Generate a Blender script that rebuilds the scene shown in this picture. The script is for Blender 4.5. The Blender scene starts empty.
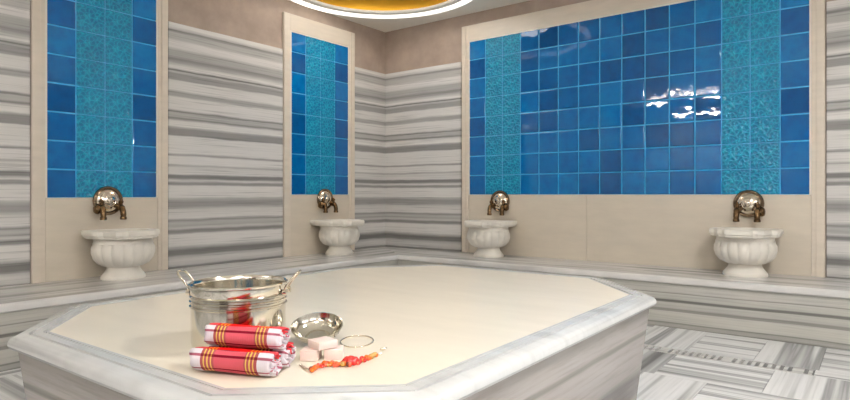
import bpy, bmesh, math, random
from mathutils import Vector, Matrix
PI = math.pi
random.seed(7)
S = bpy.context.scene
COL = S.collection

# ------------------------------------------------------------------ camera, light, exposure
cd = bpy.data.cameras.new('camera')
cam = bpy.data.objects.new('camera', cd); COL.objects.link(cam)
cam.location = (4.5665, -5.2036, 0.9733)
cam.rotation_euler = (PI/2, 0, 0.65351)
cd.sensor_width = 36.0
cd.lens = 36.0*593.3/850.0
cd.shift_y = -5.2/850.0
cd.clip_start = 0.02
S.camera = cam
S.view_settings.view_transform = 'Standard'
S.view_settings.look = 'None'
S.view_settings.gamma = 1.0
S.view_settings.exposure = 1.0
S.view_settings.use_curve_mapping = False
w = bpy.data.worlds.new('world'); S.world = w
w.use_nodes = True
w.node_tree.nodes['Background'].inputs[0].default_value = (1, 0.97, 0.93, 1)
w.node_tree.nodes['Background'].inputs[1].default_value = 0.15

CEIL = 2.864
DOME = (0.985, -1.215)
DOME_R = 0.955
# unseen ceiling lamps added to light the room; the fixtures are built in added_ceiling_lamp() and unseen_bar_lamp()
ADDED_LAMPS = [(5.1, -3.0, 30), (5.1, -5.7, 27)]
LAMP_R = 0.26
# unseen linear lamps, two hung for the tile streaks and three added on the walls as fill light: (x, y, z, rotation about z, length, watts)
BARS = [(1.83, -6.6, 2.44, 0, .9, 50), (1.6, -6.72, 2.80, 0, 1.36, 65), (4.9, -7.355, 2.3, 0, 1.5, 95), (6.555, -3.2, 1.9, 90, 1.8, 100), (6.555, -5.8, 1.9, 90, 1.8, 100)]
def area(name, loc, size, watts, color, rot=(0, 0, 0), shape='DISK', size_y=None):
    l = bpy.data.lights.new(name, 'AREA'); l.energy = watts; l.color = color
    l.shape = shape; l.size = size
    if size_y: l.size_y = size_y
    o = bpy.data.objects.new(name, l); COL.objects.link(o)
    o.location = loc; o.rotation_euler = rot
    return o
WARM = (0.98, 0.99, 1.0)
for x, y, p in ADDED_LAMPS:
    area('added_lamp_light', (x, y, CEIL-0.036), 2*LAMP_R-0.04, p, WARM)
for x, y, z, rz, L, p in BARS:
    a = math.radians(rz)
    area('unseen_bar_light', (x-math.sin(a)*.032, y+math.cos(a)*.032, z), L-.04, p, WARM, (PI/2, 0, a+PI), 'RECTANGLE', .022)
area('dome_light', (DOME[0], DOME[1], CEIL+0.17), 1.0, 9, (1.0, 0.96, 0.9))

# ------------------------------------------------------------------ helpers
def srgb(r, g=None, b=None):
    if g is None: r, g, b = r
    f = lambda v: (v/255/12.92) if v/255 <= .04045 else ((v/255+.055)/1.055)**2.4
    return (f(r), f(g), f(b), 1.0)

def obj(name, bm, mat=None, parent=None, smooth=False, loc=None, recalc=True):
    me = bpy.data.meshes.new(name)
    if recalc: bmesh.ops.recalc_face_normals(bm, faces=bm.faces[:])
    bm.to_mesh(me); bm.free()
    mats = mat if isinstance(mat, (list, tuple)) else [mat]
    for m in mats:
        if m: me.materials.append(m)
    if smooth is True:
        for p in me.polygons: p.use_smooth = True
    elif smooth:
        for p in me.polygons: p.use_smooth = True
        try: me.set_sharp_from_angle(angle=math.radians(smooth))
        except Exception: pass
    o = bpy.data.objects.new(name, me); COL.objects.link(o)
    if parent: o.parent = parent
    if loc: o.location = loc
    return o
def tag(o, label, cat, group=None):
    o['label'] = label; o['category'] = cat
    if group: o['group'] = group
    return o
def thing(name, label, cat, loc=(0, 0, 0), rotz=0, group=None):
    o = bpy.data.objects.new(name, None); COL.objects.link(o)
    o.empty_display_size = 0.05
    o.location = loc; o.rotation_euler = (0, 0, rotz)
    return tag(o, label, cat, group)
def struct(name, bm, mat, smooth=False):
    o = obj(name, bm, mat, smooth=smooth); o['kind'] = 'structure'; return o
def dup(root, loc, rotz, label):
    r = root.copy(); COL.objects.link(r); r.location = loc; r.rotation_euler = (0, 0, rotz); r['label'] = label
    for ch in list(root.children):
        c = ch.copy(); COL.objects.link(c); c.parent = r
        for g in list(ch.children):
            d = g.copy(); COL.objects.link(d); d.parent = c
    return r

def box(bm, x0, x1, y0, y1, z0, z1, mi=0, bevel=0):
    v = [bm.verts.new(p) for p in [(x0,y0,z0),(x1,y0,z0),(x1,y1,z0),(x0,y1,z0),(x0,y0,z1),(x1,y0,z1),(x1,y1,z1),(x0,y1,z1)]]
    fs = [bm.faces.new([v[i] for i in q]) for q in [(0,3,2,1),(4,5,6,7),(0,1,5,4),(1,2,6,5),(2,3,7,6),(3,0,4,7)]]
    for f in fs: f.material_index = mi
    if bevel:
        es = list({e for f in fs for e in f.edges})
        bmesh.ops.bevel(bm, geom=es, offset=bevel, segments=2, affect='EDGES', profile=.5)
    return fs
def loft(bm, loops, cap0=False, cap1=False, close=True, mi=0):
    rows = [[bm.verts.new(p) for p in L] for L in loops]
    n = len(rows[0])
    for a, b in zip(rows, rows[1:]):
        for i in range(n if close else n-1):
            f = bm.faces.new([a[i], a[(i+1) % n], b[(i+1) % n], b[i]]); f.material_index = mi
    if cap0: bm.faces.new(rows[0][::-1]).material_index = mi
    if cap1: bm.faces.new(rows[-1]).material_index = mi
    return rows
def lathe(bm, prof, n=48, cx=0, cy=0, sy=1.0, rmod=None, cap0=False, cap1=False):
    loops = []
    for k, (r, z) in enumerate(prof):
        L = []
        for i in range(n):
            a = 2*PI*i/n
            rr = r*(rmod(a, k) if rmod else 1)
            L.append((cx+rr*math.cos(a), cy+rr*math.sin(a)*sy, z))
        loops.append(L)
    return loft(bm, loops, cap0, cap1)
def tube(bm, pts, r, n=10, closed=False, caps=True):
    pts = [Vector(p) for p in pts]; N = len(pts); loops = []
    rad = r if isinstance(r, (list, tuple)) else [r]*N
    up = None
    for i, p in enumerate(pts):
        if closed: t = pts[(i+1) % N]-pts[i-1]
        else: t = pts[min(i+1, N-1)]-pts[max(i-1, 0)]
        t.normalize()
        if up is None:
            up = Vector((0, 0, 1)) if abs(t.z) < .9 else Vector((1, 0, 0))
        a = t.cross(up); a.normalize(); b = a.cross(t); up = b
        loops.append([p+(a*math.cos(2*PI*k/n)+b*math.sin(2*PI*k/n))*rad[i] for k in range(n)])
    rows = loft(bm, loops, False, False)
    if closed:
        a, b = rows[-1], rows[0]
        for k in range(n): bm.faces.new([a[k], a[(k+1) % n], b[(k+1) % n], b[k]])
    elif caps:
        bm.faces.new(rows[0][::-1]); bm.faces.new(rows[-1])
def offs(poly, d):
    # inward offset of a convex counter-clockwise polygon
    n = len(poly); out = []
    lines = []
    for i in range(n):
        p = Vector(poly[i]); q = Vector(poly[(i+1) % n]); t = (q-p).normalized()
        nrm = Vector((-t.y, t.x)); lines.append((p+nrm*d, t))
    for i in range(n):
        p, t = lines[i-1]; q, u = lines[i]
        den = t.x*u.y-t.y*u.x
        k = ((q-p).x*u.y-(q-p).y*u.x)/den
        out.append(tuple(p+t*k))
    return out
def bez(p0, p1, p2, n=8):
    p0, p1, p2 = map(Vector, (p0, p1, p2))
    return [p0*(1-t)**2+p1*2*t*(1-t)+p2*t*t for t in [i/n for i in range(n+1)]]

# ------------------------------------------------------------------ materials
class NT:
    def __init__(s, name, rough=.5, metal=0.0, spec=.5, coat=0.0):
        s.m = bpy.data.materials.new(name); s.m.use_nodes = True
        s.t = s.m.node_tree; s.b = s.t.nodes['Principled BSDF']
        s.b.inputs['Roughness'].default_value = rough; s.b.inputs['Metallic'].default_value = metal
        s.b.inputs['Specular IOR Level'].default_value = spec
        s.b.inputs['Coat Weight'].default_value = coat
        s.b.inputs['Coat Roughness'].default_value = .06
    def n(s, typ, **kw):
        nd = s.t.nodes.new('ShaderNode'+typ)
        for k, v in kw.items(): setattr(nd, k, v)
        return nd
    def l(s, a, b): s.t.links.new(a, b)
    def math(s, op, a, b=None):
        nd = s.n('Math', operation=op)
        for i, v in enumerate((a, b)):
            if v is None: continue
            if isinstance(v, (int, float)): nd.inputs[i].default_value = v
            else: s.l(v, nd.inputs[i])
        return nd.outputs[0]
    def pos(s): return s.n('NewGeometry').outputs['Position']
    def objc(s): return s.n('TexCoord').outputs['Object']
    def mapping(s, vec, scale=(1,1,1), loc=(0,0,0)):
        m = s.n('Mapping'); m.inputs['Scale'].default_value = scale; m.inputs['Location'].default_value = loc
        s.l(vec, m.inputs['Vector']); return m.outputs[0]
    def noise(s, vec, scale=5, detail=3, rough=.5, dist=0):
        m = s.n('TexNoise'); m.inputs['Scale'].default_value = scale; m.inputs['Detail'].default_value = detail
        m.inputs['Roughness'].default_value = rough; m.inputs['Distortion'].default_value = dist
        if vec is not None: s.l(vec, m.inputs['Vector'])
        return m.outputs['Fac']
    def ramp(s, fac, stops, interp='LINEAR'):
        r = s.n('ValToRGB'); r.color_ramp.interpolation = interp
        el = r.color_ramp.elements
        while len(el) > 1: el.remove(el[-1])
        for i, (p, c) in enumerate(stops):
            e = el[0] if i == 0 else el.new(p)
            e.position = p; e.color = c
        s.l(fac, r.inputs[0]); return r.outputs[0]
    def mix(s, fac, a, b, mode='MIX'):
        m = s.n('Mix', data_type='RGBA', blend_type=mode)
        for v, sock in ((fac, m.inputs[0]), (a, m.inputs[6]), (b, m.inputs[7])):
            if isinstance(v, (int, float)): sock.default_value = v
            elif isinstance(v, tuple): sock.default_value = v
            else: s.l(v, sock)
        return m.outputs[2]
    def col(s, c):
        if isinstance(c, tuple): s.b.inputs['Base Color'].default_value = c
        else: s.l(c, s.b.inputs['Base Color'])
    def bump(s, h, strength=.3, dist=.01):
        b = s.n('Bump'); b.inputs['Strength'].default_value = strength; b.inputs['Distance'].default_value = dist
        s.l(h, b.inputs['Height']); s.l(b.outputs[0], s.b.inputs['Normal'])
def G(v, tint=(1.0, .992, .98)): return srgb(v*tint[0], v*tint[1], v*tint[2])

# striped grey and white wall marble: bands at the heights seen in the corner
BANDS = [  # (z, grey level)
 (0.373,150),(0.385,132),(0.40,185),(0.44,196),(0.468,172),(0.480,140),(0.515,132),(0.535,165),(0.56,205),(0.645,207),(0.662,150),
 (0.680,140),(0.70,192),(0.72,170),(0.745,182),(0.765,150),(0.785,205),(0.85,196),(0.88,160),(0.915,158),(0.945,182),
 (0.955,206),(1.045,207),(1.06,150),(1.075,158),(1.09,205),(1.112,140),(1.135,142),(1.15,204),(1.20,198),(1.213,172),
 (1.23,207),(1.285,206),(1.300,150),(1.316,206),(1.45,204),(1.46,150),(1.51,150),(1.525,178),(1.535,212),(1.575,205),
 (1.597,138),(1.612,180),(1.64,176),(1.652,134),(1.67,205),(1.765,206),(1.780,168),(1.81,166),(1.83,206),
 (1.905,203),(1.915,160),(1.96,156),(1.975,190),(1.988,120),(2.00,190),(2.012,214),(2.03,196),(2.055,168),(2.08,146),(2.10,172),(2.15,172),
 (2.175,204),(2.22,208),(2.24,182),(2.29,178),(2.31,144),(2.325,190),(2.345,210),(2.373,212)]
def wall_marble(name, shift=0.0, rough=.22):
    M = NT(name, rough=rough, spec=.4)
    p = M.pos()
    sep = M.n('SeparateXYZ'); M.l(p, sep.inputs[0])
    wv = M.noise(M.mapping(p, (1.3, 1.3, 2.5), (shift*7, shift*3, 0)), 1.0, 2)
    wv2 = M.noise(M.mapping(p, (6, 6, 25), (0, shift, 0)), 1.0, 3)
    z = M.math('ADD', sep.outputs[2], M.math('MULTIPLY', M.math('SUBTRACT', wv, .5), .022))
    z = M.math('ADD', z, M.math('MULTIPLY', M.math('SUBTRACT', wv2, .5), .012))
    z = M.math('ADD', z, shift)
    def rm(lo, hi):
        st = [(max(0, min(1, (a-lo)/(hi-lo))), G(min(232, 210+(v-200)*1.25))) for a, v in BANDS if lo-1e-6 <= a <= hi+1e-6]
        return M.ramp(M.math('DIVIDE', M.math('SUBTRACT', z, lo), hi-lo), st)
    c1 = rm(.373, 0.955); c2 = rm(0.955, 1.65); c3 = rm(1.64, 2.373)
    c = M.mix(M.math('GREATER_THAN', z, .955), c1, c2)
    c = M.mix(M.math('GREATER_THAN', z, 1.645), c, c3)
    fine = M.noise(M.mapping(p, (1.2, 1.2, 85), (shift*5, 0, 0)), 1.0, 4, .6)
    c = M.mix(.5, c, M.ramp(fine, [(.34, G(165)), (.44, G(240)), (.56, G(255)), (.68, G(225))]), 'MULTIPLY')
    M.col(c); return M.m
def striped(name, axis, freq, stops, rough=.25, off=0.0, island=False, fine=.5, tint=None, along=.7):
    """marble with bands perpendicular to one axis"""
    M = NT(name, rough=rough, spec=.45)
    p = M.pos()
    if island:
        rnd = M.n('NewGeometry').outputs['Random Per Island']
        add = M.n('VectorMath', operation='ADD'); M.l(p, add.inputs[0])
        cmb = M.n('CombineXYZ')
        for i in range(3): M.l(M.math('MULTIPLY', rnd, 37.0+11*i), cmb.inputs[i])
        M.l(cmb.outputs[0], add.inputs[1]); p = add.outputs[0]
    sc = [along, along, along]; sc[axis] = freq
    sf = [1.5, 1.5, 1.5]; sf[axis] = freq*7
    a = M.noise(M.mapping(p, sc, (off, off, off)), 1.0, 3, .55)
    c = M.ramp(a, stops)
    f = M.noise(M.mapping(p, sf, (off, 0, 0)), 1.0, 3, .6)
    c = M.mix(fine, c, M.ramp(f, [(.3, G(170)), (.5, G(240)), (.7, G(255))]), 'MULTIPLY')
    if tint: c = M.mix(1.0, c, srgb(*tint), 'MULTIPLY')
    M.col(c); return M.m
def plain(name, col, rough=.5, var=.06, scale=6, metal=0, spec=.5, bump=0, coat=0, stretch=(1,1,1)):
    M = NT(name, rough=rough, metal=metal, spec=spec, coat=coat)
    nz = M.noise(M.mapping(M.objc(), stretch), scale, 4, .6)
    a = tuple(min(1, c*(1-var)) for c in col[:3])+(1,); b = tuple(min(1, c*(1+var)) for c in col[:3])+(1,)
    M.col(M.ramp(nz, [(.3, a), (.7, b)]))
    if bump: M.bump(nz, bump, .003)
    return M.m
def emit(name, col, strength):
    M = NT(name); M.b.inputs['Base Color'].default_value = col
    M.b.inputs['Emission Color'].default_value = col; M.b.inputs['Emission Strength'].default_value = strength
    return M.m

MARBLE = wall_marble('striped_marble')
MARBLE_L = wall_marble('striped_marble_variant', 0.012)
SEAT_X = striped('bench_marble_left', 0, 9, [(.3, G(168)), (.42, G(205)), (.55, G(226)), (.66, G(190))], rough=.2)
SEAT_Y = striped('bench_marble_back', 1, 9, [(.3, G(168)), (.42, G(205)), (.55, G(226)), (.66, G(190))], rough=.2, off=3.3)
def riser_marble():
    M = NT('riser_marble', rough=.25, spec=.4)
    p = M.pos(); sep = M.n('SeparateXYZ'); M.l(p, sep.inputs[0])
    wv = M.noise(M.mapping(p, (.9, .9, 1)), 1.0, 2)
    z = M.math('ADD', sep.outputs[2], M.math('MULTIPLY', M.math('SUBTRACT', wv, .5), .03))
    R = (1, .99, .95)
    st = [(0,120),(.012,170),(.03,165),(.036,125),(.045,190),(.118,196),(.122,150),(.138,140),(.145,180),(.185,190),(.19,125),(.203,115),(.212,184),(.25,192),(.254,135),(.262,192),(.38,198)]
    c = M.ramp(M.math('DIVIDE', z, .38), [(a/.38, G(v, R)) for a, v in st])
    fine = M.noise(M.mapping(p, (2, 2, 110)), 1.0, 4, .6)
    c = M.mix(.4, c, M.ramp(fine, [(.3, G(180)), (.5, G(240)), (.7, G(255))]), 'MULTIPLY')
    M.col(c); return M.m
RISER = riser_marble()
PLASTER = plain('taupe_plaster', srgb(170, 152, 138), rough=.75, var=.13, scale=5, bump=.15)
CEILM = plain('ceiling_paint', srgb(240, 235, 224), rough=.8, var=.01)
BEIGE = plain('beige_stone', srgb(218, 206, 190), rough=.35, var=.05, scale=4, stretch=(1, 1, 5))
SLABM = plain('cream_limestone', srgb(212, 201, 184), rough=.3, var=.05, scale=3, stretch=(1, 1, 4))
EDGE = plain('pale_edging', srgb(228, 222, 210), rough=.3, var=.02)
CREAM = plain('cream_polished_stone', srgb(240, 230, 211), rough=.25, var=.03, scale=2.2, stretch=(1, 3.5, 1))
BORDER = striped('platform_border_marble', 1, 5, [(.3, G(190, (1, 1, .99))), (.45, G(206, (1, 1, .99))), (.6, G(212, (1, 1, .99))), (.7, G(198, (1, 1, .99)))], rough=.2, fine=.12, along=3)
def side_marble():
    M = NT('platform_side_marble', rough=.1, spec=.5)
    p = M.pos(); sep = M.n('SeparateXYZ'); M.l(p, sep.inputs[0])
    wv = M.noise(M.mapping(p, (.8, .8, 1)), 1.0, 2)
    z = M.math('ADD', sep.outputs[2], M.math('MULTIPLY', M.math('SUBTRACT', wv, .5), .05))
    T = (.95, .915, .89)
    st = [(0, 150), (.06, 160), (.09, 130), (.17, 128), (.20, 168), (.30, 184), (.345, 180), (.355, 142), (.366, 150), (.375, 184), (.42, 180), (.45, 168)]
    c = M.ramp(M.math('DIVIDE', z, .46), [(a/.46, G(v, T)) for a, v in st])
    fine = M.noise(M.mapping(p, (3, 3, 60)), 1.0, 4, .6)
    c = M.mix(.4, c, M.ramp(fine, [(.3, G(180)), (.5, G(240)), (.7, G(255))]), 'MULTIPLY')
    M.col(c); return M.m
SIDE = side_marble()
FSTOPS = [(.3, G(120, (1, 1, 1))), (.4, G(185, (1, 1, 1))), (.47, G(228, (1, 1, 1))), (.55, G(235, (1, 1, 1))), (.61, G(160, (1, 1, 1))), (.7, G(215, (1, 1, 1)))]
FLOOR_H = striped('floor_marble_along', 1, 8, FSTOPS, rough=.22, island=True, fine=.35, along=.15)
FLOOR_V = striped('floor_marble_across', 0, 8, FSTOPS, rough=.22, island=True, fine=.35, along=.15)
GROUTF = plain('floor_grout', srgb(140, 136, 130), rough=.8)
DARK = plain('drain_shadow_black', srgb(28, 28, 28), rough=.7)
WHITE = plain('white_marble', srgb(232, 226, 215), rough=.3, var=.05, scale=9)
def blue_tile():
    M = NT('blue_glaze', rough=.025, spec=.55)
    g = M.n('NewGeometry'); rnd = g.outputs['Random Per Island']
    base = M.ramp(rnd, [(0, srgb(0, 78, 136)), (.35, srgb(0, 94, 158)), (.7, srgb(0, 107, 172)), (1, srgb(2, 120, 184))])
    nz = M.noise(M.mapping(g.outputs['Position'], (1, 1, 1)), 14, 4, .6)
    M.col(M.mix(.45, base, M.ramp(nz, [(.3, srgb(130, 175, 210)), (.55, srgb(250, 250, 255)), (.75, srgb(255, 255, 255))]), 'MULTIPLY'))
    wv = M.noise(g.outputs['Position'], 11, 1.0, .4)
    M.bump(wv, .075, .012)
    return M.m
BLUE = blue_tile()
GROUTB = plain('blue_grout', srgb(58, 172, 224), rough=.35, var=.05)
def turq():
    M = NT('turquoise_glaze', rough=.12, spec=.5)
    at = M.n('Attribute', attribute_name='pattern')
    g = M.n('NewGeometry')
    nz = M.noise(g.outputs['Position'], 7, 3, .6)
    ground = M.ramp(nz, [(.3, srgb(0, 112, 160)), (.7, srgb(0, 128, 172))])
    strand = M.ramp(nz, [(.3, srgb(8, 162, 198)), (.7, srgb(26, 178, 208))])
    M.col(M.mix(at.outputs['Fac'], ground, strand)); return M.m
TURQ = turq()
def metal(name, col, rough, bump=0, scale=40):
    M = NT(name, rough=rough, metal=1.0); M.col(srgb(*col))
    nz = M.noise(M.objc(), scale, 3, .6)
    r = M.math('ADD', M.math('MULTIPLY', nz, rough*.8), rough*.6); M.l(r, M.b.inputs['Roughness'])
    if bump: M.bump(nz, bump, .002)
    return M.m
STEEL = metal('stainless_steel', (222, 216, 204), .12, .08, 18)
CHROME = metal('polished_nickel', (226, 216, 200), .1)
DNICK = metal('darkened_nickel', (140, 122, 102), .15)
BRASS = metal('aged_brass', (112, 88, 62), .22)
GOLD = metal('gold_leaf', (204, 152, 48), .42)
SOAP = plain('white_soap', srgb(238, 216, 207), rough=.45, var=.02)
SOAP.node_tree.nodes['Principled BSDF'].inputs['Subsurface Weight'].default_value = .15
SOAP.node_tree.nodes['Principled BSDF'].inputs['Subsurface Radius'].default_value = (.01, .007, .005)
WOOD = plain('dark_wood', srgb(52, 40, 34), rough=.4, var=.25, scale=6, stretch=(8, 8, 1))

# ------------------------------------------------------------------ room shell
RX, NY = 6.6, -7.4        # right wall x, near wall y
BZ = 0.373                # bench height
WZ = 2.373                # top of the marble
bm = bmesh.new(); box(bm, -.15, 0, NY-.15, .15, -.2, CEIL+.35); struct('wall_left', bm, PLASTER)
bm = bmesh.new(); box(bm, 0, RX, 0, .15, -.2, CEIL+.35); struct('wall_back', bm, PLASTER)
bm = bmesh.new(); box(bm, RX, RX+.15, NY-.15, .15, -.2, CEIL+.35); struct('wall_right', bm, PLASTER)
bm = bmesh.new(); box(bm, 0, RX, NY-.15, NY, -.2, CEIL+.35); struct('wall_near', bm, PLASTER)
# ceiling with its round opening
bm = bmesh.new()
corn = [(0, 0), (RX, 0), (RX, NY), (0, NY)]
angs = sorted([2*PI*i/96 for i in range(96)]+[math.atan2(y-DOME[1], x-DOME[0]) % (2*PI) for x, y in corn])
inner, outer = [], []
for a in angs:
    dx, dy = math.cos(a), math.sin(a)
    ts = []
    if dx > 1e-9: ts.append((RX-DOME[0])/dx)
    if dx < -1e-9: ts.append((0-DOME[0])/dx)
    if dy > 1e-9: ts.append((0-DOME[1])/dy)
    if dy < -1e-9: ts.append((NY-DOME[1])/dy)
    t = min(ts)
    inner.append((DOME[0]+dx*(DOME_R-.04), DOME[1]+dy*(DOME_R-.04), CEIL)); outer.append((DOME[0]+dx*t, DOME[1]+dy*t, CEIL))
loft(bm, [outer, inner, [(x, y, CEIL+.012) for x, y, z in inner], [(x, y, CEIL+.012) for x, y, z in outer]])
struct('ceiling', bm, CEILM)

# marble cladding between the tiled panels (20 mm proud of the plaster)
CT = .02
def clad(n, axis, a, b, mat, z1=WZ):
    bm = bmesh.new()
    if axis == 'L': box(bm, 0, CT, a, b, BZ+.0005, z1, bevel=.003)
    else: box(bm, a, b, -CT, 0, BZ+.0005, z1, bevel=.003)
    struct('trim_%d' % n, bm, mat)
P1 = (-3.645, -2.665); P2 = (-1.51, -.526); PR = (1.07, 4.262)
clad(1, 'L', NY, P1[0], MARBLE_L); clad(2, 'L', P1[1], P2[0], MARBLE); clad(3, 'L', P2[1], -CT, MARBLE)
clad(4, 'R', 0, PR[0], MARBLE); clad(5, 'R', PR[1], RX, MARBLE_L)
bm = bmesh.new(); box(bm, RX-CT, RX, NY, 0, 0, WZ); struct('trim_6', bm, MARBLE)
bm = bmesh.new(); box(bm, 0, 3.6, NY, NY+CT, 0, WZ); box(bm, 4.9, RX, NY, NY+CT, 0, WZ); struct('trim_7', bm, MARBLE)
bm = bmesh.new(); box(bm, 3.6, 4.9, NY, NY+.05, 0, 2.2, bevel=.01); struct('added_door_1', bm, WOOD)  # unseen door, put in as a dark shape for the bucket to reflect

# floor: striped marble slabs laid in alternating directions, with a slotted drain line
bm = bmesh.new()
box(bm, 0, RX, NY, 0, -.2, -.12, mi=2)
DR0, DR1 = -1.40, -1.265
def slab(x0, x1, y0, y1, o):
    if x1-x0 < .02 or y1-y0 < .02: return
    g = .0012
    box(bm, x0+g, x1-g, y0+g, y1-g, -.12, 0, mi=o)
def strip_of(y0, y1, xs, first):
    o = first
    for a, b in zip(xs, xs[1:]):
        slab(a, b, y0, y1, o); o = 1-o
def cols(known, lo, hi, step):
    xs = list(known)
    while xs[0] > lo: xs.insert(0, max(lo, xs[0]-step))
    while xs[-1] < hi: xs.append(min(hi, xs[-1]+step))
    return xs
xs = cols([3.24, 3.61, 3.977, 4.30, 4.66], 0, RX, .37)
k = xs.index(3.61); strip_of(DR1, 0, xs, 0 if k % 2 == 0 else 1)
xs = cols([3.20, 3.59, 4.107, 4.62], 0, RX, .5)
k = xs.index(3.59); strip_of(-1.88, DR0, xs, 0 if k % 2 == 0 else 1)
y = -1.88; r = 0
while y > NY:
    y2 = max(NY, y-.5)
    xs = cols([3.35+.12*(r % 2), 3.86+.12*(r % 2)], 0, RX, .5)
    k = xs.index(3.35+.12*(r % 2)); strip_of(y2, y, xs, 1-(k+r) % 2 if r % 2 == 0 else (k+r) % 2)
    y = y2; r += 1
strip_of(DR0, DR1, [0, .8, 1.6, 2.4], 0); slab(4.285, 5.2, DR0, DR1, 0); slab(5.2, RX, DR0, DR1, 0)
struct('floor', bm, [FLOOR_H, FLOOR_V, GROUTF])

# ------------------------------------------------------------------ drain
bm = bmesh.new()
x = 2.402; gx0, gx1 = 2.402, 4.283
box(bm, gx0, gx1, DR0+.001, DR0+.016, -.03, .0005); box(bm, gx0, gx1, DR1-.016, DR1-.001, -.03, .0005)
i = 0
while x < gx1-.02:
    wv = .019 if i % 8 else .055
    box(bm, x, min(x+wv, gx1), DR0+.0155, DR1-.0155, -.012, .0005); x += wv+.021; i += 1
dr = thing('floor_drain', 'slotted marble drain line in the floor in front of the back bench', 'drain')
obj('grate', bm, SEAT_Y, dr)
bm = bmesh.new(); box(bm, gx0, gx1, DR0+.002, DR1-.002, -.119, -.11); box(bm, gx0, gx1, DR0+.002, DR0+.014, -.11, -.031); box(bm, gx0, gx1, DR1-.014, DR1-.002, -.11, -.031)
c = obj('channel', bm, DARK, dr); c['label'] = 'dark channel under the slots'

# ------------------------------------------------------------------ bench
LBX, BBY = .755, -.67
bg = .001
bench = thing('marble_bench', 'low grey and white striped marble bench running along both walls', 'bench')
def nose(sgn):  # profile: (inset from front, z)
    R = .022
    return [(0.05, BZ-.05), (.008, BZ-.05), (0, BZ-.042), (0, BZ-.016), (.004, BZ-.006), (.012, BZ), (.03, BZ)]
bm = bmesh.new()
prof = nose(1)
loops = []
for d, z in prof: loops.append([(LBX-d, NY+.025, z), (LBX-d, BBY+d, z)])
loops.append([(bg, NY+.025, BZ), (bg, -bg, BZ)]); loops.append([(bg, NY+.025, BZ-.05), (bg, -bg, BZ-.05)]); loops.append(loops[0])
loft(bm, loops, close=False)
obj('seat_slab', bm, SEAT_X, bench, smooth=40)
bm = bmesh.new(); loops = []
for d, z in prof: loops.append([(RX-.025, BBY+d, z), (LBX-d, BBY+d, z)])
loops.append([(RX-.025, -bg, BZ), (bg, -bg, BZ)]); loops.append([(RX-.025, -bg, BZ-.05), (bg, -bg, BZ-.05)]); loops.append(loops[0])
loft(bm, loops, close=False)
obj('seat_slab', bm, SEAT_Y, bench, smooth=40)
bm = bmesh.new(); box(bm, LBX-.06, LBX-.022, NY+.025, BBY+.022, 0, BZ-.05); obj('riser', bm, RISER, bench)
bm = bmesh.new(); box(bm, LBX-.06, RX-.025, BBY+.022, BBY+.06, 0, BZ-.05); obj('riser', bm, RISER, bench)

# ------------------------------------------------------------------ tiled wall panels
TB = .9733; TS = .2; ROWS = 8; TT = TB+ROWS*TS; FT = 2.735
def relief(u, v):
    # interlaced curling tracery that repeats with the tile: 1 on a strand, 0 on the ground between
    c = lambda a: math.cos(2*PI*a)
    F = c(4*u)+c(4*v)+c(3*(u+v)+.25)+c(3*(u-v))+.6*c(5*u+2*v)+.6*c(2*u-5*v)
    t = max(0, 1-abs(abs(F)-.75)/.75)
    return t*t*(3-2*t)
def carved(c0, c1, N=46):
    """carved tiles over tile columns c0..c1 in panel coordinates (x along, y out of the wall, z up)"""
    bm = bmesh.new(); lay = bm.verts.layers.float.new('pattern')
    hs = [[relief(i/N, j/N) for i in range(N+1)] for j in range(N+1)]
    g = .0010
    for cx in range(c0, c1):
        for r in range(ROWS):
            x0, z0 = cx*TS+g, TB+r*TS+g; L = TS-2*g
            tl = random.uniform(-.0012, .0012); tv = random.uniform(-.0012, .0012)
            vs = []
            for j in range(N+1):
                row = []
                for i in range(N+1):
                    h = hs[j][i]
                    e = 0 if (i in (0, N) or j in (0, N)) else 1
                    v = bm.verts.new((x0+L*i/N, .010+e*(.003+.008*h)+tl*(i/N-.5)+tv*(j/N-.5), z0+L*j/N)); v[lay] = h
                    row.append(v)
                vs.append(row)
            for j in range(N):
                for i in range(N): bm.faces.new([vs[j][i], vs[j][i+1], vs[j+1][i+1], vs[j+1][i]])
    return bm
def glazed(cols_, W):
    bm = bmesh.new(); g = .0056
    for cx in cols_:
        for r in range(ROWS):
            x0, x1, z0, z1 = cx*TS+g, (cx+1)*TS-g, TB+r*TS+g, TB+(r+1)*TS-g
            a, b, o = random.uniform(-.0005, .0005), random.uniform(-.0005, .0005), random.uniform(0, .001)
            loops = []
            for ins, y in ((0, .008), (0, .0135), (.002, .0162), (.006, .0175)):
                loops.append([(px, y+o+(a*sx+b*sz if y > .009 else 0), pz) for px, pz, sx, sz in
                              ((x0+ins, z0+ins, -1, -1), (x1-ins, z0+ins, 1, -1), (x1-ins, z1-ins, 1, 1), (x0+ins, z1-ins, -1, 1))])
            loft(bm, loops, cap1=True)
    return bm
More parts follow.
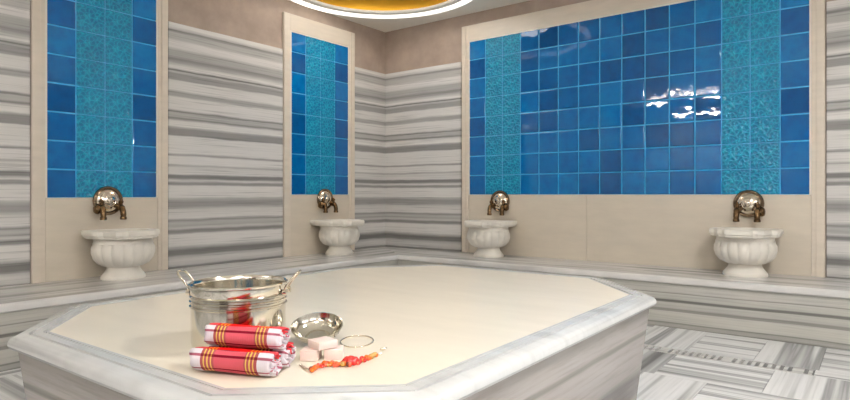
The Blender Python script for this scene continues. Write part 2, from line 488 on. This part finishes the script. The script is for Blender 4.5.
def panel(name, label, loc, rotz, ncol, carved_cols, postw, slabs, zb=BZ):
    """local x runs along the wall, local y out of the wall"""
    t = thing(name, label, 'tile panel', loc, rotz, 'tiled wall panels')
    W = ncol*TS
    # frame: two posts and a lintel, each with a stepped profile
    bm = bmesh.new()
    for x0, x1, inn in ((-postw, 0, 1), (W, W+postw, -1)):
        box(bm, x0, x1, 0, .024, zb, FT, bevel=.003)
        if inn == 1: box(bm, x0+.004, x1-.03, .0235, .030, zb, FT-.004, bevel=.002)
        else: box(bm, x0+.03, x1-.004, .0235, .030, zb, FT-.004, bevel=.002)
    box(bm, 0, W, 0, .024, TT, FT, bevel=.003)
    obj('frame', bm, BEIGE, t)
    bm = bmesh.new()
    e = .012
    box(bm, 0, e, .001, .022, TB, TT); box(bm, W-e, W, .001, .022, TB, TT)
    box(bm, e, W-e, .001, .022, TT-e, TT); box(bm, e, W-e, .001, .022, TB-.002, TB+.002)
    o = obj('edging', bm, EDGE, t); o['label'] = 'thin pale edging around the tiles'
    for a, b in slabs:
        bm = bmesh.new(); box(bm, a+.001, b-.001, 0, .02, zb, TB-.003, bevel=.0015)
        obj('splashback', bm, SLABM, t)
    bm = bmesh.new(); box(bm, .0, W, .0005, .0115, TB, TT)
    obj('grout', bm, GROUTB, t)
    cc = {c for a, b in carved_cols for c in range(a, b)}
    runs, cur = [], []
    for c in range(ncol+1):
        if c < ncol and c not in cc: cur.append(c)
        elif cur: runs.append(cur); cur = []
    for run in runs:
        o = obj('glazed_tiles', glazed(run, W), BLUE, t); o['label'] = 'square glossy blue tiles'
    for a, b in carved_cols:
        o = obj('carved_tiles', carved(a, b), TURQ, t, smooth=True, recalc=False); o['label'] = 'turquoise tiles carved with interlaced tracery'
    return t
# on the left wall local x runs towards the camera (-Y)
panel('tile_panel', 'tall narrow tiled panel nearest the left edge, behind the largest basin', (0, -2.755, -.022), -PI/2, 4, [(1, 3)], .085, [(0, .8)], BZ+.0225)
panel('tile_panel', 'tall narrow tiled panel on the left wall, next to the room corner', (0, -.618, 0), -PI/2, 4, [(1, 3)], .085, [(0, .8)])
# on the back wall local x runs to the left (-X)
panel('tile_panel', 'very wide tiled panel filling the back wall with two turquoise strips', (4.170, 0, 0), PI, 15, [(1, 3), (12, 14)], .085, [(0, 1.72), (1.72, 3.0)])

# ------------------------------------------------------------------ ceiling cove
dome = thing('ceiling_dome', 'round gold ceiling dome with a glowing white ring at its rim', 'ceiling light', (DOME[0], DOME[1], CEIL))
R = DOME_R
bm = bmesh.new(); lathe(bm, [(R-.075, -.004), (R-.068, -.020), (R-.04, -.032), (R-.010, -.020), (R, 0)], 128)
o = obj('light_ring', bm, emit('led_ring', (1, .96, .88, 1), .75), dome, smooth=True); o['label'] = 'glowing white light ring'
bm = bmesh.new(); lathe(bm, [(R-.075, -.004), (R-.082, .012), (R-.095, .012), (R-.10, -.004), (R-.12, -.010), (R-.14, -.004), (R-.145, .02)], 128); obj('inner_rim', bm, EDGE, dome, smooth=True)
bm = bmesh.new(); lathe(bm, [(R-.145, .02), (R-.15, .05), (R-.17, .10), (R-.22, .15), (R-.30, .175), (.55, .185), (.02, .19)], 128, cap1=True)
o = obj('gold_dome', bm, GOLD, dome, smooth=True); o['label'] = 'gold leaf dome'

# ------------------------------------------------------------------ ceiling lamps (unseen, added to light the room)
def added_ceiling_lamp(x, y):
    t = thing('added_ceiling_lamp', 'unseen round opal ceiling lamp with a thin white rim, added for fill light', 'lamp', (x, y, CEIL), 0, 'added round ceiling lamps')
    bm = bmesh.new(); lathe(bm, [(LAMP_R, 0), (LAMP_R, -.03), (LAMP_R-.015, -.034), (LAMP_R-.02, -.03), (LAMP_R-.02, 0)], 48); obj('rim', bm, EDGE, t, smooth=40)
    bm = bmesh.new(); lathe(bm, [(LAMP_R-.021, -.022), (.01, -.026)], 48, cap1=True); obj('diffuser', bm, emit('added_opal_lamp', (1, .95, .88, 1), 3.0), t, smooth=True)
for x, y, p in ADDED_LAMPS: added_ceiling_lamp(x, y)
def unseen_bar_lamp(x, y, z, rz, L):
    t = thing('unseen_linear_lamp', 'long unseen linear lamp with a white diffuser', 'lamp', (x, y, z), math.radians(rz), 'linear lamps')
    bm = bmesh.new(); box(bm, -L/2, L/2, -.025, .012, -.022, .022, bevel=.004); obj('housing', bm, EDGE, t)
    bm = bmesh.new(); box(bm, -L/2+.012, L/2-.012, .012, .026, -.013, .013, bevel=.003); obj('diffuser', bm, emit('unseen_lamp_diffuser', (1, .97, .93, 1), 9.0), t)
    if y > NY+.3 and x < RX-.3:
        for a in (-L*.4, L*.4):
            bm = bmesh.new(); tube(bm, [(a, -.01, .02), (a, -.01, CEIL-z)], .005, 8); obj('hanging_rod', bm, CHROME, t, smooth=True)
for x, y, z, rz, L, p in BARS: unseen_bar_lamp(x, y, z, rz, L)

# ------------------------------------------------------------------ platform
PLZ = .52
OCT = [(2.343, -4.507), (3.39, -4.49), (3.773, -4.152), (3.773, -2.46), (3.361, -2.0), (2.28, -2.03), (1.80, -2.55), (1.92, -4.165)]
OCT[6] = (1.87, -2.53)
plat = thing('heated_platform', 'large octagonal marble platform with a cream top in the middle of the floor', 'platform', (0, 0, 0))
prof = [(.06, -.046), (.022, -.046), (.006, -.042), (0, -.032), (.001, -.020), (.008, -.009), (.022, -.003), (.052, 0), (.053, -.008), (.061, -.008), (.062, .001), (.090, .001), (.091, -.008), (.098, -.008), (.099, 0), (.108, 0)]
bm = bmesh.new()
loft(bm, [[(x, y, PLZ+dz) for x, y in offs(OCT, d)] for d, dz in prof])
obj('border', bm, BORDER, plat, smooth=35)
bm = bmesh.new(); poly = offs(OCT, .108)
loft(bm, [[(x, y, PLZ-.04) for x, y in poly], [(x, y, PLZ) for x, y in poly]], cap1=True)
obj('top_slab', bm, CREAM, plat)
bm = bmesh.new()
loft(bm, [[(x, y, 0) for x, y in offs(OCT, .085)], [(x, y, PLZ-.044) for x, y in offs(OCT, .026)]], cap0=True, cap1=True)
obj('base', bm, SIDE, plat)

# ------------------------------------------------------------------ basins
def make_basin(label):
    t = thing('wall_basin', label, 'basin', group='fluted marble basins')
    SY, CY = .80, .212
    # foot
    bm = bmesh.new()
    lathe(bm, [(.150, 0), (.152, .012), (.146, .026), (.130, .045), (.116, .065), (.110, .084), (.118, .096)], 48, 0, CY, .85, cap0=True, cap1=True)
    obj('foot', bm, WHITE, t, smooth=40)
    # fluted bowl with its hollow
    prof = [(.120, .090), (.150, .094), (.186, .112), (.214, .145), (.228, .185), (.228, .222), (.218, .248), (.222, .256), (.214, .264), (.214, .292)]
    amp = [0, .3, .8, 1, 1, .9, .25, 0, 0, 0]
    bm = bmesh.new(); n = 240
    lathe(bm, [(r*.90, z) for r, z in prof], n, 0, CY, .97, rmod=lambda a, k: 1+amp[k]*.075*(abs(math.sin(a*8.5))**.6-.65), cap0=True)
    obj('bowl', bm, WHITE, t, smooth=60)
    # rim slab: wide at the wall, chamfered to the front, with the hollow cut through
    outl = [(-.20, .0), (.20, .0), (.20, .07), (.222, .09), (.238, .12), (.236, .27), (.222, .305), (.19, .32), (.150, .415), (.115, .43), (.09, .475)]
    outl += [(-x, y) for x, y in outl[:1:-1]]
    outl = [Vector(p) for p in outl]
    C0 = Vector((0, .21)); N = 96
    def hit(a):
        d = Vector((math.cos(a), math.sin(a))); best = 9
        for i in range(len(outl)):
            p, q = outl[i], outl[(i+1) % len(outl)]; e = q-p
            den = d.x*e.y-d.y*e.x
            if abs(den) < 1e-9: continue
            w_ = p-C0; tt = (w_.x*e.y-w_.y*e.x)/den; uu = (w_.x*d.y-w_.y*d.x)/den
            if tt > 0 and -1e-6 <= uu <= 1+1e-6: best = min(best, tt)
        return best
    A = sorted([2*PI*i/N for i in range(N)]+[math.atan2((p-C0).y, (p-C0).x) % (2*PI) for p in outl])
    def ring(s, z, minus=0): return [(C0.x+math.cos(a)*(hit(a)*s-minus), max(.0, C0.y+math.sin(a)*(hit(a)*s-minus)), z) for a in A]
    def ell(rx, ry, z): return [(C0.x+math.cos(a)*rx, C0.y+math.sin(a)*ry, z) for a in A]
    bm = bmesh.new()
    loft(bm, [ell(.19, .17, .290), ring(.9, .290), ring(.96, .296), ring(.965, .308), ring(1, .314), ring(1, .338), ring(1, .346, .006), ell(.175, .160, .346), ell(.168, .153, .338),
              ell(.155, .145, .27), ell(.14, .11, .20), ell(.07, .055, .165), ell(.012, .01, .16)], cap1=True)
    obj('rim', bm, WHITE, t, smooth=35)
    return t
b0 = make_basin('fluted white marble basin on the left wall, largest, nearest the left edge')
b0.location = (CT, -3.125, BZ); b0.rotation_euler = (0, 0, -PI/2)
dup(b0, (CT, -.968, BZ), -PI/2, 'fluted white marble basin under the narrow tiled panel next to the room corner')
dup(b0, (1.54, -CT, BZ), PI, 'fluted white marble basin under the left turquoise strip of the wide panel')
dup(b0, (3.77, -CT, BZ), PI, 'fluted white marble basin under the right turquoise strip of the wide panel')

# ------------------------------------------------------------------ faucets
def make_faucet(knob, label):
    t = thing('wall_faucet', label, 'faucet', group='brass wall faucets')
    def disc(prof, cx, cz, n=48, y0=0):
        bm = bmesh.new(); loops = [[(cx+r*math.cos(2*PI*i/n), y0+y, cz+r*math.sin(2*PI*i/n)) for i in range(n)] for r, y in prof]
        loft(bm, loops, cap1=True); return bm
    obj('back_plate', disc([(.104, 0), (.108, .008), (.107, .018), (.100, .025), (.092, .022), (.086, .015)], 0, 0), DNICK, t, smooth=50)
    obj('dome', disc([(.088, .012), (.084, .024), (.070, .034), (.066, .032), (.060, .036), (.044, .043), (.040, .041), (.036, .043)], 0, 0), CHROME, t, smooth=50)
    obj('boss', disc([(.022, .040), (.022, .050), (.017, .056), (.010, .058)], 0, 0, 24), CHROME, t, smooth=40)
    for s in (-1, 1):
        x = .070*s
        bm = bmesh.new()
        tube(bm, [(x*.85, .008, -.035), (x*.95, .03, -.045), (x, .05, -.05)]+bez((x, .055, -.05), (x, .092, -.052), (x*1.02, .096, -.10), 6)+[(x*1.02, .096, -.132)],
             [.028, .026, .025]+[.024]*3+[.021]*4+[.018], 14)
        tp = obj('tap', bm, BRASS, t, smooth=50)
        bm = bmesh.new(); lathe(bm, [(.018, -.116), (.023, -.120), (.024, -.136), (.021, -.140), (.015, -.140), (.014, -.128)], 20, x*1.02, .096, cap1=True)
        obj('nozzle', bm, BRASS, tp, smooth=40)
        bm = bmesh.new(); lathe(bm, [(.012, -.05), (.013, -.02), (.018, -.012), (.018, -.004), (.009, .006), (.006, .014)], 16, x, .062, cap0=True, cap1=True)
        obj('spindle', bm, BRASS, tp, smooth=40)
        if s == knob:
            bm = bmesh.new()
            n = 20; prof = [(.012, .0), (.026, .006), (.034, .018), (.034, .034), (.026, .044), (.010, .048)]
            loops = [[(s*(.072+y), .056+r*math.cos(2*PI*i/n)*(1+.06*math.cos(2*PI*i/n*5)), -.062+r*math.sin(2*PI*i/n)*(1+.06*math.cos(2*PI*i/n*5))) for i in range(n)] for r, y in prof]
            loft(bm, loops, cap0=True, cap1=True); obj('knob', bm, BRASS, tp, smooth=50)
    return t
F = .0205
fa = make_faucet(1, 'round brass wall faucet above the basin nearest the left edge')
fa.location = (F, -3.142, .93); fa.rotation_euler = (0, 0, -PI/2)
dup(fa, (F, -.975, .93), -PI/2, 'round brass wall faucet on the narrow panel beside the room corner')
fb = make_faucet(-1, 'round brass wall faucet at the left end of the wide tiled panel')
fb.location = (1.551, -F, .91); fb.rotation_euler = (0, 0, PI)
dup(fb, (3.762, -F, .905), PI, 'round brass wall faucet at the right end of the wide tiled panel')

# ------------------------------------------------------------------ bucket
BK = (3.037, -4.126)
bucket = thing('steel_bucket', 'large shiny stainless steel bucket standing behind the rolled towels', 'bucket', (BK[0], BK[1], PLZ))
BR, BH = .1385, .19
bm = bmesh.new()
prof = [(.0, .004), (BR-.018, .004), (BR-.010, 0.0), (BR-.006, .006), (BR-.003, .02)]
z = .118
prof += [(BR-.002, z)]
for k in range(3):
    zc = .124+k*.014
    prof += [(BR-.002, zc), (BR+.0025, zc+.003), (BR+.0025, zc+.006), (BR-.002, zc+.009)]
prof += [(BR, .168), (BR, BH-.004), (BR+.004, BH-.002), (BR+.0045, BH+.002), (BR+.001, BH+.004), (BR-.003, BH), (BR-.004, BH-.01), (BR-.007, .03), (BR-.014, .014), (.0, .012)]
prof[0] = (.002, .004); prof[-1] = (.002, .012)
lathe(bm, prof, 96, cap0=True, cap1=True)
obj('body', bm, STEEL, bucket, smooth=50)
rt = Vector((math.cos(.65351), math.sin(.65351), 0)); fw = Vector((-math.sin(.65351), math.cos(.65351), 0))
for s in (-1, 1):
    d = rt*s if s > 0 else (rt*-.985+fw*.05).normalized()
    p = d.cross(Vector((0, 0, 1)))
    c0 = d*(BR+.006)
    bm = bmesh.new()
    pts = [c0+p*-.028+Vector((0, 0, BH-.028)), c0+p*-.028+Vector((0, 0, BH-.012)), c0+d*.018+p*-.028+Vector((0, 0, BH+.012)), c0+d*.030+p*-.027+Vector((0, 0, BH+.026)), c0+d*.036+p*-.018+Vector((0, 0, BH+.033)),
           c0+d*.036+p*.018+Vector((0, 0, BH+.033)), c0+d*.030+p*.027+Vector((0, 0, BH+.026)), c0+d*.018+p*.028+Vector((0, 0, BH+.012)), c0+p*.028+Vector((0, 0, BH-.012)), c0+p*.028+Vector((0, 0, BH-.028))]
    tube(bm, pts, .0032, 10)
    h = obj('handle', bm, CHROME, bucket, smooth=True)
    for a in (-.028, .028):
        bm = bmesh.new()
        tube(bm, [c0-d*.007+p*a+Vector((0, 0, BH-.026)), c0+d*.004+p*a+Vector((0, 0, BH-.026))], .009, 12)
        obj('rivet', bm, CHROME, h, smooth=40)

# ------------------------------------------------------------------ rolled towels
def towel_mat():
    M = NT('checked_cotton', rough=.9, spec=.15)
    uv = M.n('UVMap'); uv.uv_map = 'UVMap'
    sep = M.n('SeparateXYZ'); M.l(uv.outputs[0], sep.inputs[0])
    def warp(end, yel, mid, cen):
        st = [(0, end), (.13, mid)]
        for a in (.165, .21, .255): st += [(a, yel), (a+.018, mid)]
        st += [(.30, cen), (.68, mid)]
        for a in (.70, .745, .79): st += [(a, yel), (a+.018, mid)]
        st += [(.845, end), (1, end)]
        return M.ramp(sep.outputs[0], [(p, srgb(*c)) for p, c in st], 'CONSTANT')
    A = warp((226, 70, 76), (246, 150, 14), (214, 40, 30), (228, 8, 10))
    B = warp((226, 216, 222), (222, 184, 96), (168, 84, 84), (204, 88, 100))
    D = warp((168, 92, 108), (168, 110, 50), (118, 30, 42), (122, 8, 34))
    vv = M.math('FRACT', sep.outputs[1])
    K0, K1 = (0, 0, 0, 1), (1, 1, 1, 1)
    red = M.ramp(vv, [(0, K0), (.64, K1), (.805, K0)], 'CONSTANT')
    dark = M.ramp(vv, [(0, K0), (.075, K1), (.10, K0), (.22, K1), (.25, K0), (.36, K1), (.40, K0), (.50, K1), (.53, K0), (.62, K1), (.64, K0), (.805, K1), (.825, K0), (.90, K1), (.93, K0)], 'CONSTANT')
    c = M.mix(dark, M.mix(red, B, A), D)
    m2 = M.math('MULTIPLY', sep.outputs[0], 260); wv = M.math('SINE', m2)
    wv2 = M.math('SINE', M.math('MULTIPLY', sep.outputs[1], 420))
    M.col(c)
    M.bump(M.math('ADD', wv, wv2), .25, .001)
    return M.m
TOWEL = towel_mat()
def roll(label, p0, p1, r, spin, seed):
    """rolled towel between the end centres p0 and p1"""
    rnd = random.Random(seed)
    p0, p1 = Vector(p0), Vector(p1); ax = (p1-p0); L = ax.length; ax.normalize()
    mid = (p0+p1)/2
    side = ax.cross(Vector((0, 0, 1))).normalized(); up = side.cross(ax)
    bm = bmesh.new(); uvl = bm.loops.layers.uv.new('UVMap')
    turns = 4.2; per = 40; n = int(turns*per); th = .0042; NA = 24
    grid = []
    for k in range(n+1):
        a = 2*PI*k/per
        rr = r-(r-.006)*(k/n)-th*.5
        a2 = spin-a
        row = []
        for j in range(NA+1):
            u = j/NA
            e = min(u, 1-u)
            rw = rr*(1-.05*max(0, 1-e/.05)**2)+.0012*math.sin(7*u+k*.11+seed)
            endx = (.004*math.sin(k*.35+seed)+.0025*math.sin(k*.9)) * (1 if j in (0, NA) else 0)
            q = mid-p0*0+ax*((u-.5)*L+(endx if j == NA else -endx))
            flat = 1.0
            z_ = math.sin(a2)*rw; x_ = math.cos(a2)*rw*1.06
            row.append((bm.verts.new(q+side*x_+up*z_), u, (a-spin)/(2*PI)))
        grid.append(row)
    for k in range(n):
        for j in range(NA):
            q = [grid[k][j], grid[k][j+1], grid[k+1][j+1], grid[k+1][j]]
            f = bm.faces.new([x[0] for x in q]); f.smooth = True
            for lp, x in zip(f.loops, q): lp[uvl].uv = (x[1], x[2])
    o = obj('rolled_towel', bm, TOWEL, smooth=True, recalc=True)
    tag(o, label, 'towel', 'rolled checked towels')
    md = o.modifiers.new('thickness', 'SOLIDIFY'); md.thickness = .0045; md.offset = 0
    return o
TR = .034
TA = [Vector((3.147, -4.335, 0)), Vector((3.363, -4.243, 0))]
tdir = (TA[1]-TA[0]).normalized(); tn = Vector((-tdir.y, tdir.x, 0))
A0, A1 = TA[0]+tn*-.018+tdir*.019, TA[1]+tn*-.018+tdir*.006
zt = PLZ+TR+.0005
roll('rolled red checked towel lying at the front under the top roll', A0+Vector((0, 0, zt)), A1+Vector((0, 0, zt)), TR, 1.0, 1)
B0, B1 = A0+tn*.073, A1+tn*.073
roll('rolled red checked towel lying behind, against the steel bucket', B0+Vector((0, 0, zt)), B1+Vector((0, 0, zt)), TR, 2.0, 2)
C0_, C1_ = (A0+B0)/2+tdir*.012, (A1+B1)/2+tdir*.004
zt2 = zt+math.sqrt((2*TR-.001)**2-.0365**2)-.002
roll('rolled red checked towel resting on top of the two others', C0_+Vector((0, 0, zt2)), C1_+Vector((0, 0, zt2)), TR-.002, 1.0, 3)

# ------------------------------------------------------------------ soap bars
def soap(label, x, y, z, sx, sy, sz, rz):
    bm = bmesh.new(); box(bm, -sx/2, sx/2, -sy/2, sy/2, 0, sz, bevel=.003)
    o = obj('soap_bar', bm, SOAP, smooth=40); o.location = (x, y, z); o.rotation_euler = (0, 0, rz)
    return tag(o, label, 'soap', 'white soap bars')
ang = .65351
def at(px, py, z=PLZ):
    u = (px-425)/593.3; v = (194.8-py)/593.3
    r = fw+rt*u+Vector((0, 0, v)); k = (z-.9733)/r.z
    return Vector((4.5665, -5.2036, .9733))+r*k
p = at(309.5, 361); q = at(333, 359.5)
soap('white soap bar lying lower left, beside the towel rolls', p.x+fw.x*.02, p.y+fw.y*.02, PLZ, .048, .055, .030, ang-.08)
soap('white soap bar lying lower right, above the orange beads', q.x+fw.x*.02, q.y+fw.y*.02, PLZ, .052, .055, .028, ang+.10)
m = (p+q)/2+fw*.022
soap('white soap bar on top of the other two, turned cornerwise', m.x, m.y, PLZ+.0302, .062, .058, .022, ang+.75)

# ------------------------------------------------------------------ metal bowl, tilted towards the front
bm = bmesh.new()
BWR = .076
prof = [(.002, .0), (.018, .0005), (.034, .004), (.048, .012), (.057, .024), (.0605, .034), (.0625, .035), (.0625, .0365), (.060, .0372), (.0585, .0345), (.0555, .025), (.047, .0145), (.034, .007), (.030, .006), (.028, .0075), (.022, .0065), (.002, .006)]
lathe(bm, [(r*1.25, z*1.25) for r, z in prof], 72, cap0=True, cap1=True)
bw = obj('metal_bowl', bm, STEEL, smooth=50)
bw.location = tuple(at(316, 346)+fw*.03+Vector((0, 0, .016)))
tag(bw, 'shallow shiny metal bowl tilted forward behind the white soap bars', 'bowl')
bw.rotation_euler = Matrix.Rotation(math.radians(18), 3, rt).to_euler()

# ------------------------------------------------------------------ beads and hoop
def bead_mat(name, col, rough=.15):
    M = NT(name, rough=rough, spec=.6, coat=.3); M.col(srgb(*col)); return M.m
BM = [bead_mat('amber_bead', (226, 108, 26)), bead_mat('red_bead', (214, 34, 26)), bead_mat('gold_bead', (198, 150, 70)), bead_mat('coral_bead', (236, 96, 60)), bead_mat('dark_bead', (120, 44, 20))]
neck = thing('bead_necklace', 'orange and red bead necklace with silver clasp lying in front of the soap', 'necklace', tuple(at(350, 365)))
o0 = neck.location.copy()
path = [(300, 366), (306, 370), (312, 371.5), (318, 369), (326, 366.5), (334, 366), (342, 365.5), (350, 366), (358, 364), (366, 361), (374, 358), (381, 355)]
pts = [at(a, b) for a, b in path]
def along(t):
    f = t*(len(pts)-1); i = min(int(f), len(pts)-2); return pts[i].lerp(pts[i+1], f-i)
rb = random.Random(5)
def ball(r, c, nr=10):
    bm = bmesh.new(); bmesh.ops.create_uvsphere(bm, u_segments=14, v_segments=9, radius=r); bmesh.ops.translate(bm, vec=c, verts=bm.verts[:]); return bm
bm = bmesh.new(); tube(bm, [along(i/40)-o0+Vector((0, 0, .004)) for i in range(41)], .0012, 8); obj('chain', bm, CHROME, neck, smooth=True)
n = 78
for i in range(n):
    t = .0+i/(n-1)
    c = along(t)-o0
    if t < .16:
        r = .0032; mt = CHROME
    elif t > .94:
        r = .0035; mt = CHROME
    else:
        r = rb.uniform(.0045, .0075); mt = rb.choice([BM[0], BM[1], BM[2], BM[3], BM[0], BM[4]])
    off = fw*rb.uniform(-.013, .013) if .18 < t < .94 else Vector((0, 0, 0))
    obj('bead', ball(r, c+off+Vector((0, 0, r))), mt, neck, smooth=True)
for k in range(7):   # a rosette of red petals in the middle
    a = 2*PI*k/6; c = at(350.5, 364.5)-o0
    c = c+(Vector((math.cos(a)*.013, math.sin(a)*.013, .010)) if k < 6 else Vector((0, 0, .014)))
    bb = obj('petal', ball(.0102, c), BM[1], neck, smooth=True)
bm = bmesh.new()
cc = at(384, 351)-o0
tube(bm, [cc+rt*(-.012)+Vector((0, 0, .004)), cc+Vector((0, 0, .006)), cc+rt*.006+fw*.012+Vector((0, 0, .006))], [.003, .0045, .002], 10)
obj('clasp', bm, CHROME, neck, smooth=True)
# thin hoop
hc = at(357, 342)
bm = bmesh.new(); tube(bm, [(math.cos(2*PI*i/64)*.050, math.sin(2*PI*i/64)*.072, .0025) for i in range(64)], .0024, 8, closed=True)
hp = obj('metal_hoop', bm, CHROME, smooth=True); hp.location = hc; hp.rotation_euler = (0, 0, ang)
tag(hp, 'thin silver hoop lying flat on the cream stone behind the beads', 'hoop')
